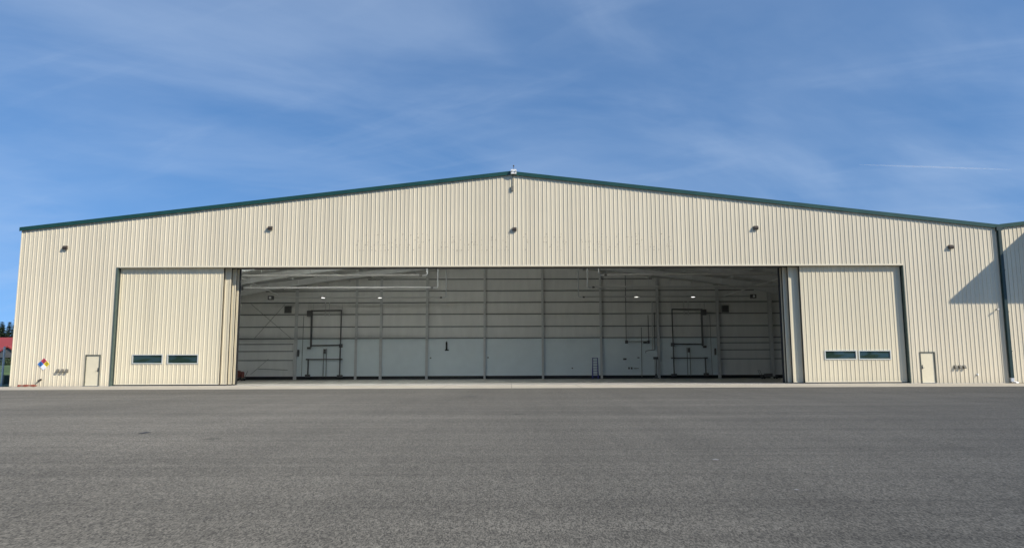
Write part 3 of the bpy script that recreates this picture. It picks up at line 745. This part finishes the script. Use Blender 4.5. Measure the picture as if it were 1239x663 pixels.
# red equipment at left, dark gear at right
p = at(291, 457, 34)
t = empty('hose_cart', (p.x, 34, 0), 'small reddish hose cart parked at the left end of the hangar floor', 'cart'); x = p.x
m = MB(); m.box(x-.65, x+.45, 33.7, 34.3, .25, .35); m.tube([(x+.45, 34, .35), (x+.8, 34, 1.1)], .03, 6); m.build('chassis', M['dark'], t)
m = MB(); m.tube([(x-.3, 33.7, .75), (x-.3, 34.3, .75)], .42, 16); m.build('hose_reel', M['red'], t)
m = MB(); m.tube([(x+.22, 34, .35), (x+.22, 34, .95), (x+.22, 34, 1.05)], [.2, .2, .08], 12); m.build('cylinder', M['red'], t)
for dx in (-.45, .3):
    for y in (33.62, 34.38):
        m = MB(); m.tube([(x+dx, y-.05, .2), (x+dx, y+.05, .2)], .2, 14); m.build('wheel', M['black'], t)
p = at(932, 457, 34); x = p.x
t = empty('tool_trolley', (x, 34, 0), 'low dark trolley in the shadow at the right end of the hangar floor', 'trolley')
m = MB(); m.box(x-1.0, x+.8, 33.6, 34.4, .2, .3); m.box(x-.6, x+.2, 33.7, 34.3, .3, .62); m.build('deck', M['dark'], t)
m = MB(); m.tube([(x-1.0, 33.7, .3), (x-1.3, 33.7, 1.0), (x-1.3, 34.3, 1.0), (x-1.0, 34.3, .3)], .025, 6); m.build('handle', M['dark'], t)
for dx in (-.8, .6):
    for y in (33.62, 34.38):
        m = MB(); m.tube([(x+dx, y-.04, .12), (x+dx, y+.04, .12)], .12, 12); m.build('wheel', M['black'], t)
# thin horizontal conduit in left bay at y~446
t = MB(); t.tube([at(312, 446, DB-.3), at(348, 447.5, DB-.3)], .03, 6); tag(center(t, 'conduit', M['girt'], tuple(at(312, 446, DB-.3))), 'thin grey conduit low on the back wall at far left', 'conduit')
# ------------------------------------------------------------------ left background
def pole_pt(px, Y): return at(px, 460, Y).x
FY = 3.0
fx = pole_pt(2.4, FY)
fe = empty('chain_link_fence', (fx, FY, 0), 'chain link fence with grey steel posts running left from the hangar corner', 'fence')
hz_ = at(4.6, 420, FY).z
def post(x, first=[None]):
    if first[0] is None:
        m = MB(); m.tube([(x, FY, -.05), (x, FY, hz_)], .075, 10); m.tube([(x, FY, hz_), (x, FY, hz_+.06)], [.09, .04], 10); first[0] = m.build('post', M['galv'], fe); first.append(x); return
    c = first[0].copy(); col.objects.link(c); c.parent = fe; c.location = (x-first[1], 0, 0)
post(fx)
for k in range(1, 12): post(fx-3*k)
m = MB(); m.tube([(fx-33, FY, hz_-.1), (fx+0.02, FY, hz_-.1)], .022, 6); m.tube([(fx-33, FY, .12), (fx, FY, .12)], .02, 6); m.build('rail', M['galv'], fe)
m = MB()
xx = fx-33
hh = hz_-.3
while xx < fx-.0:
    for s in (1, -1):
        a = xx; m_ = hh
        xa, za, xb, zb = (xx, .12, xx+hh, .12+hh) if s > 0 else (xx, .12+hh, xx+hh, .12)
        if xb > fx:
            k = (fx-xa)/(xb-xa); zb = za+(zb-za)*k; xb = fx
        m.bar((xa, FY, za), (xb, FY, zb), .006, .006)
    xx += .16
m.build('wire_mesh', M['galv'], fe)
# gate leaf between post and hangar
gt = empty('gate', (fx+.1, FY, 0), 'low dark mesh gate between the fence post and the hangar corner', 'gate')
m = MB()
for z in (.08, .78): m.bar((fx+.1, FY, z), (-W-.15, FY, z), .04, .04)
for x in (fx+.12, -W-.17): m.bar((x, FY, .08), (x, FY, .78), .04, .04)
m.build('gate_frame', M['dark'], gt)
m = MB(); m.box(fx+.16, -W-.2, FY-.005, FY+.005, .12, .75); m.build('screen', mat('dark_green_screen', (.02, .04, .03), .8, var=.2), gt)
# red roofed building beyond
by = 105.0
def Xp(px, Y): return at(px, 440, Y).x
zr = at(8, 407.5, by).z; ze = at(8, 424.5, by).z; x0, x1 = Xp(-75, by), Xp(80, by)
rb = empty('red_roof_building', ((x0+x1)/2, by, gz(x0, by)), 'distant low brown building with a red metal roof beyond the fence at far left', 'building')
m = MB(); m.box(x0+.5, x1-.5, by+1, by+14, gz(x0, by)-.5, ze); m.build('wall', M['brown'], rb)
m = MB(); m.prism([(by+.1, ze-.1), (by+7.5, zr), (by+15, ze-.1), (by+15, ze+.1), (by+7.5, zr+.25), (by+.1, ze+.1)], 'x', x0, x1); m.build('roof', M['redroof'], rb)
m = MB(); xg = Xp(13.5, by); m.prism([(xg-3, ze-1.4), (xg+3, ze-1.4), (xg, ze+.7)], 'y', by-1.2, by+3); m.build('porch_gable', M['dark'], rb)
m = MB(); m.prism([(xg-3.6, ze-1.6), (xg, ze+.75), (xg+3.6, ze-1.6), (xg+3.6, ze-1.3), (xg, ze+1.05), (xg-3.6, ze-1.3)], 'y', by-1.6, by+4); m.build('porch_roof', M['redroof'], rb)
for k in range(8):
    xw = x0+2+k*(x1-x0-5)/7; m = MB(); m.box(xw, xw+1.4, by+.95, by+1.05, ze-2.2, ze-.9); m.build('window', M['glass'], rb)
def conifer(x, y, h, rad, label, seed):
    rnd = random.Random(seed); z0 = gz(x, y)
    t = empty('conifer_tree', (x, y, z0), label, 'tree', 'conifers beyond the red roof')
    m = MB(); m.tube([(x, y, z0-.2), (x+.1, y, z0+h*.5), (x, y, z0+h*.97)], [h*.02, h*.012, .03], 8); m.build('trunk', M['bark'], t)
    m = MB()
    z = z0+h*.12
    while z < z0+h:
        u = (z-z0)/h; rr = rad*(1-u)**.8*rnd.uniform(.75, 1.15)+.15
        nbr = rnd.randint(6, 9); a0 = rnd.uniform(0, 6.28)
        for j in range(nbr):
            a = a0+j*6.283/nbr+rnd.uniform(-.25, .25); L_ = rr*rnd.uniform(.65, 1.15)
            dx, dy = math.cos(a), math.sin(a)
            n = max(3, int(L_*5))
            for i in range(n):
                s_ = (i+.6)/n; cx, cy = x+dx*L_*s_, y+dy*L_*s_; cz = z+.25*L_*s_-.55*L_*s_*s_
                for _ in range(3):
                    w = (.8*(1-s_*.6)+.2)*rnd.uniform(.6, 1.2)*(.6+L_*.15)
                    ang = rnd.uniform(0, 6.28); ox, oy = math.cos(ang)*w, math.sin(ang)*w
                    m.poly([(cx-oy*.3, cy+ox*.3, cz+rnd.uniform(-.1, .1)), (cx+oy*.3, cy-ox*.3, cz+rnd.uniform(-.1, .1)), (cx+ox, cy+oy, cz-rnd.uniform(0, .5)*w)])
        z += h*.022+rnd.uniform(0, .15)
    m.build('crown', M['leaf'], t, fix=False)
for i, (px, Y, top, rad) in enumerate(((3, 150, 388.5, 3.6), (12, 152, 389.5, 3.4), (-9, 148, 385, 4), (21, 156, 383, 4.2), (-24, 152, 391, 3.8), (34, 150, 386, 4))):
    p = at(px, top, Y)
    conifer(p.x, Y, p.z-gz(p.x, Y), rad, ('dark conifer just inside the left picture edge above the red roof', 'dark conifer close beside the hangar corner above the red roof', 'dark conifer beyond the left picture edge', 'dark conifer hidden behind the hangar corner',
            'shorter dark conifer well beyond the left picture edge', 'dark conifer well behind the hangar side wall')[i], i+3)
src = [o for o in bpy.data.objects if o.name.startswith('conifer_tree')]
for i, (px, Y, k) in enumerate(((7.5, 165, 0), (16, 168, 2), (0, 170, 3), (-5, 164, 1))):
    c_ = copy_tree(src[k]); p = at(px, 440, Y); c_.location = (p.x, Y, gz(p.x, Y)-.2); c_.rotation_euler.z = i*1.3; c_.scale = (1, 1, .82+.05*i)
    c_['label'] = ('shorter dark conifer in the gap between the two tall ones above the red roof', 'dark conifer in the back row half behind the hangar corner', 'dark conifer in the back row at the very left picture edge', 'dark conifer in the back row beyond the left picture edge')[i]
for i in range(22):  # unseen trees added behind the camera so the door windows reflect them
    c_ = copy_tree(src[i % len(src)]); x = -330+i*31+random.uniform(-9, 9); y = -215+random.uniform(-25, 15)
    c_.location = (x, y, gz(x, y)-.2); c_.rotation_euler.z = random.uniform(0, 6); f_ = random.uniform(.8, 1.25); c_.scale = (f_*1.6, f_*1.6, f_)
    c_['label'] = 'unseen dark conifer added across the tarmac behind the photographer for window reflections'; c_['group'] = 'unseen conifers added for window reflections'
# hedge under the building
def hedge(px0, px1, Y, h, label):
    rnd = random.Random(5); x0, x1 = Xp(px0, Y), Xp(px1, Y); z0 = gz(x0, Y); m = MB()
    for _ in range(2600):
        x = rnd.uniform(x0, x1); y = Y+rnd.uniform(-.9, .9); z = z0+h*rnd.uniform(0, 1)**.8*(.85+.15*math.sin(x*1.3)); w = .22
        v = [Vector((rnd.gauss(0, 1), rnd.gauss(0, 1), rnd.gauss(0, 1))).normalized()*w for _ in range(3)]
        m.poly([(x+q_.x, y+q_.y, z+q_.z) for q_ in v])
    tag(center(m, 'hedge', M['leaf2'], ((x0+x1)/2, Y, z0)), label, 'hedge')
hedge(-60, 30, 98, 1.3, 'dark clipped hedge in front of the red roofed building')
# ------------------------------------------------------------------ contrail
a = fwd*F+rgt*(1040-PW/2)-upr*(199.5-PH/2); b_ = fwd*F+rgt*(1225-PW/2)-upr*(205.5-PH/2)
pts = []
for i in range(24):
    u = i/23; d = a.lerp(b_, u); d = d*(9000/d.z)*1.0 if d.z > 1 else d
    pts.append(CAM+d*(1.0))
m = MB(); m.tube(pts, [20+22*math.sin(math.pi*(i/23)) for i in range(24)], 8)
con = mat('ice_trail', (.9, .92, .95), 1)
nt = con.node_tree; nt.nodes.remove(nt.nodes['Principled BSDF'])
vs = nt.nodes.new('ShaderNodeVolumeScatter'); vs.inputs['Density'].default_value = .003; vs.inputs['Color'].default_value = (1, 1, 1, 1)
nt.links.new(vs.outputs[0], nt.nodes['Material Output'].inputs['Volume'])
o = center(m, 'contrail', con, tuple(pts[12])); tag(o, 'thin white aircraft trail in the blue sky at upper right', 'contrail')
o['kind'] = 'stuff'
# ------------------------------------------------------------------ sun and sky
sd = Vector((math.sin(SAZ)*math.cos(SEL), -math.cos(SAZ)*math.cos(SEL), math.sin(SEL)))
sl = bpy.data.lights.new('sun', 'SUN'); sl.energy = 4.5; sl.angle = R(.5); sl.color = (1, .92, .80)
so = bpy.data.objects.new('sun', sl); col.objects.link(so); so.rotation_euler = sd.to_track_quat('Z', 'Y').to_euler(); so.location = sd*100
w = bpy.data.worlds.new('World'); S.world = w; w.use_nodes = True; nt = w.node_tree; L = nt.links.new
bg = nt.nodes['Background']; bg.inputs['Strength'].default_value = .15
sky = nt.nodes.new('ShaderNodeTexSky'); sky.sky_type = 'NISHITA'; sky.sun_disc = False
sky.sun_elevation = SEL; sky.sun_rotation = math.atan2(sd.x, sd.y); sky.air_density = 1.0; sky.dust_density = 0; sky.ozone_density = 3.5
tc = nt.nodes.new('ShaderNodeTexCoord')
sv = nt.nodes.new('ShaderNodeVectorMath'); sv.operation = 'MULTIPLY_ADD'; L(tc.outputs['Generated'], sv.inputs[0])
sv.inputs[1].default_value = (1, 1, .85); sv.inputs[2].default_value = (0, 0, .24)
sn = nt.nodes.new('ShaderNodeVectorMath'); sn.operation = 'NORMALIZE'; L(sv.outputs[0], sn.inputs[0]); L(sn.outputs[0], sky.inputs[0])
# project direction on a high cloud layer
sx = nt.nodes.new('ShaderNodeSeparateXYZ'); L(tc.outputs['Generated'], sx.inputs[0])
zz = nt.nodes.new('ShaderNodeMath'); zz.operation = 'ADD'; zz.inputs[1].default_value = .22; L(sx.outputs[2], zz.inputs[0])
zm = nt.nodes.new('ShaderNodeMath'); zm.operation = 'MAXIMUM'; zm.inputs[1].default_value = .05; L(zz.outputs[0], zm.inputs[0])
dv = nt.nodes.new('ShaderNodeVectorMath'); dv.operation = 'DIVIDE'; cb = nt.nodes.new('ShaderNodeCombineXYZ')
for i in range(3): L(zm.outputs[0], cb.inputs[i])
L(tc.outputs['Generated'], dv.inputs[0]); L(cb.outputs[0], dv.inputs[1])
def cl(rot, scale, ns, det, dist, lo, hi, amt):
    mp = nt.nodes.new('ShaderNodeMapping'); mp.vector_type = 'TEXTURE'; mp.inputs['Rotation'].default_value = (0, 0, R(rot)); mp.inputs['Scale'].default_value = scale
    L(dv.outputs[0], mp.inputs[0])
    n = nt.nodes.new('ShaderNodeTexNoise'); n.inputs['Scale'].default_value = ns; n.inputs['Detail'].default_value = det; n.inputs['Roughness'].default_value = .55; n.inputs['Distortion'].default_value = dist
    L(mp.outputs[0], n.inputs[0])
    mr = nt.nodes.new('ShaderNodeMapRange'); mr.interpolation_type = 'SMOOTHSTEP'; mr.inputs[1].default_value = lo; mr.inputs[2].default_value = hi; mr.inputs[3].default_value = 0; mr.inputs[4].default_value = amt
    L(n.outputs['Fac'], mr.inputs[0]); return mr.outputs[0]
c1 = cl(28, (1.7, .75, 1), 1.9, 6, .5, .40, .76, .17); c2 = cl(-22, (2.6, .6, 1), 3.4, 7, .8, .46, .78, .08); c3 = cl(12, (1.6, .9, 1), 1.1, 6, .3, .42, .68, .11)
ad = nt.nodes.new('ShaderNodeMath'); ad.operation = 'ADD'; L(c1, ad.inputs[0]); L(c2, ad.inputs[1])
ad2 = nt.nodes.new('ShaderNodeMath'); ad2.operation = 'ADD'; L(ad.outputs[0], ad2.inputs[0]); L(c3, ad2.inputs[1]); ad2.use_clamp = True
mx = nt.nodes.new('ShaderNodeMix'); mx.data_type = 'RGBA'; L(ad2.outputs[0], mx.inputs[0]); hs = nt.nodes.new('ShaderNodeHueSaturation'); hs.inputs['Saturation'].default_value = 1.13; L(sky.outputs[0], hs.inputs['Color']); L(hs.outputs[0], mx.inputs[6]); mx.inputs[7].default_value = (3.8, 4.6, 5.8, 1)
L(mx.outputs[2], bg.inputs[0])
S.view_settings.view_transform = 'Standard'; S.view_settings.look = 'None'; S.view_settings.exposure = .16; S.view_settings.gamma = 1
S.cycles.max_bounces = 12; S.cycles.diffuse_bounces = 6; S.cycles.volume_bounces = 0
bpy.context.view_layer.update()
